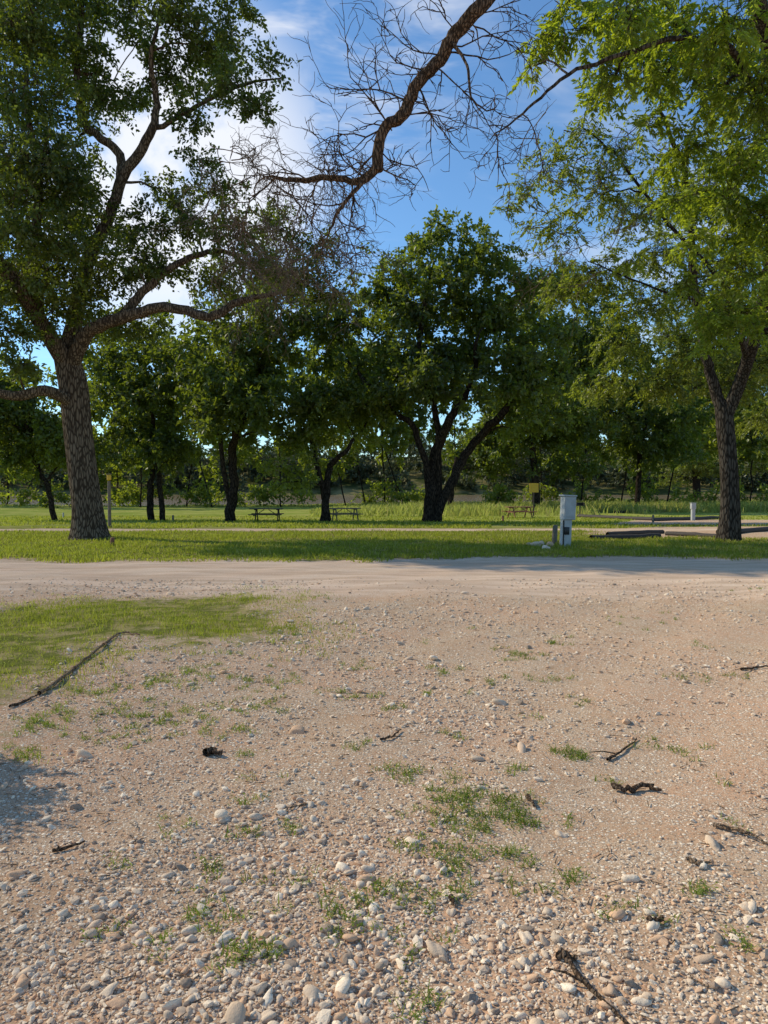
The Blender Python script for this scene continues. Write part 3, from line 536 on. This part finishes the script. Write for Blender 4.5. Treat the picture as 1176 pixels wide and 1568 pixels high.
x,y=scatter(900,1.8,11); k=grass_sdf(x,y)<0; x,y=x[k],y[k]; a=rng.uniform(0,6.28,len(x)); l=rng.uniform(.015,.07,len(x)); A=np.stack([x,y,H(x,y)+.008],-1); Bq=A+np.stack([np.cos(a)*l,np.sin(a)*l,rng.uniform(0,.008,len(x))],-1)
segs(b,A,Bq,.003,.0015,4); b.build('twig_litter',[SL])
# ---------------------------------------------------------------- light, sky, camera
EL=math.radians(35); hz=norm(np.array([-.935,.355])); S=Vector((hz[0]*math.cos(EL),hz[1]*math.cos(EL),math.sin(EL)))
ld=bpy.data.lights.new('sun','SUN'); ld.energy=5.0; ld.angle=math.radians(.5); ld.color=(1,.90,.69)
lo=bpy.data.objects.new('sun',ld); scene.collection.objects.link(lo); lo.rotation_euler=S.to_track_quat('Z','Y').to_euler(); lo.location=(-30,10,30)
w=bpy.data.worlds.new('World'); scene.world=w; w.use_nodes=True; nt=w.node_tree; nt.nodes.clear()
sky=nt.nodes.new('ShaderNodeTexSky'); sky.sky_type='NISHITA'; sky.sun_disc=False; sky.sun_elevation=EL; sky.sun_rotation=math.atan2(hz[0],hz[1])%(2*math.pi); sky.air_density=1.0; sky.dust_density=.2; sky.ozone_density=2.5
tc=nt.nodes.new('ShaderNodeTexCoord'); D=tc.outputs['Generated']
sp_=nd(nt,'ShaderNodeSeparateXYZ',Vector=D); 
prj=nt.nodes.new('ShaderNodeVectorMath'); prj.operation='DIVIDE'; nt.links.new(D,prj.inputs[0]); zz=math_(nt,'ADD',math_(nt,'MAXIMUM',sp_.outputs[2],0),.25)
cmb=nd(nt,'ShaderNodeCombineXYZ',X=zz,Y=zz,Z=zz); nt.links.new(cmb.outputs[0],prj.inputs[1])
wis=sstep(nt,noise(nt,scaled(nt,prj.outputs[0],(1,2.2,1)),2.2,5,.6,.5),.48,.78)
def near_dir(u,v,r0,r1):
    q=ray(u,v); q=q/np.linalg.norm(q); dn=nt.nodes.new('ShaderNodeVectorMath'); dn.operation='DOT_PRODUCT'; nt.links.new(D,dn.inputs[0]); dn.inputs[1].default_value=tuple(q)
    return sstep(nt,dn.outputs['Value'],math.cos(math.radians(r1)),math.cos(math.radians(r0)))
puff=noise(nt,D,6,6,.6,.2)
cum=math_(nt,'MULTIPLY',near_dir(260,280,4,14),sstep(nt,puff,.38,.56)); wtop=math_(nt,'MULTIPLY',near_dir(540,35,1,11),sstep(nt,noise(nt,scaled(nt,D,(1,1,4)),5,5,.6,.4),.36,.70))
cl=math_(nt,'MAXIMUM',math_(nt,'MAXIMUM',math_(nt,'MULTIPLY',wis,.42),math_(nt,'MULTIPLY',cum,.9)),math_(nt,'MULTIPLY',wtop,.8))
skyc=mix(nt,1.,sky.outputs[0],(.88,1.18,1.36),'MULTIPLY')
c=mix(nt,cl,skyc,(7.4,7.5,7.8))
bg=nd(nt,'ShaderNodeBackground',Color=c,Strength=.135); o=nd(nt,'ShaderNodeOutputWorld'); nt.links.new(bg.outputs[0],o.inputs[0])
cam=bpy.data.cameras.new('camera'); co=bpy.data.objects.new('camera',cam); scene.collection.objects.link(co); co.location=(0,0,EYE); co.rotation_euler=(math.pi/2-PITCH,0,0)
cam.sensor_fit='VERTICAL'; cam.sensor_height=36; cam.lens=36*F/1568; cam.clip_end=5000; cam.clip_start=.05; scene.camera=co
scene.view_settings.view_transform='Standard'; scene.view_settings.look='None'; scene.view_settings.exposure=0
print('done')
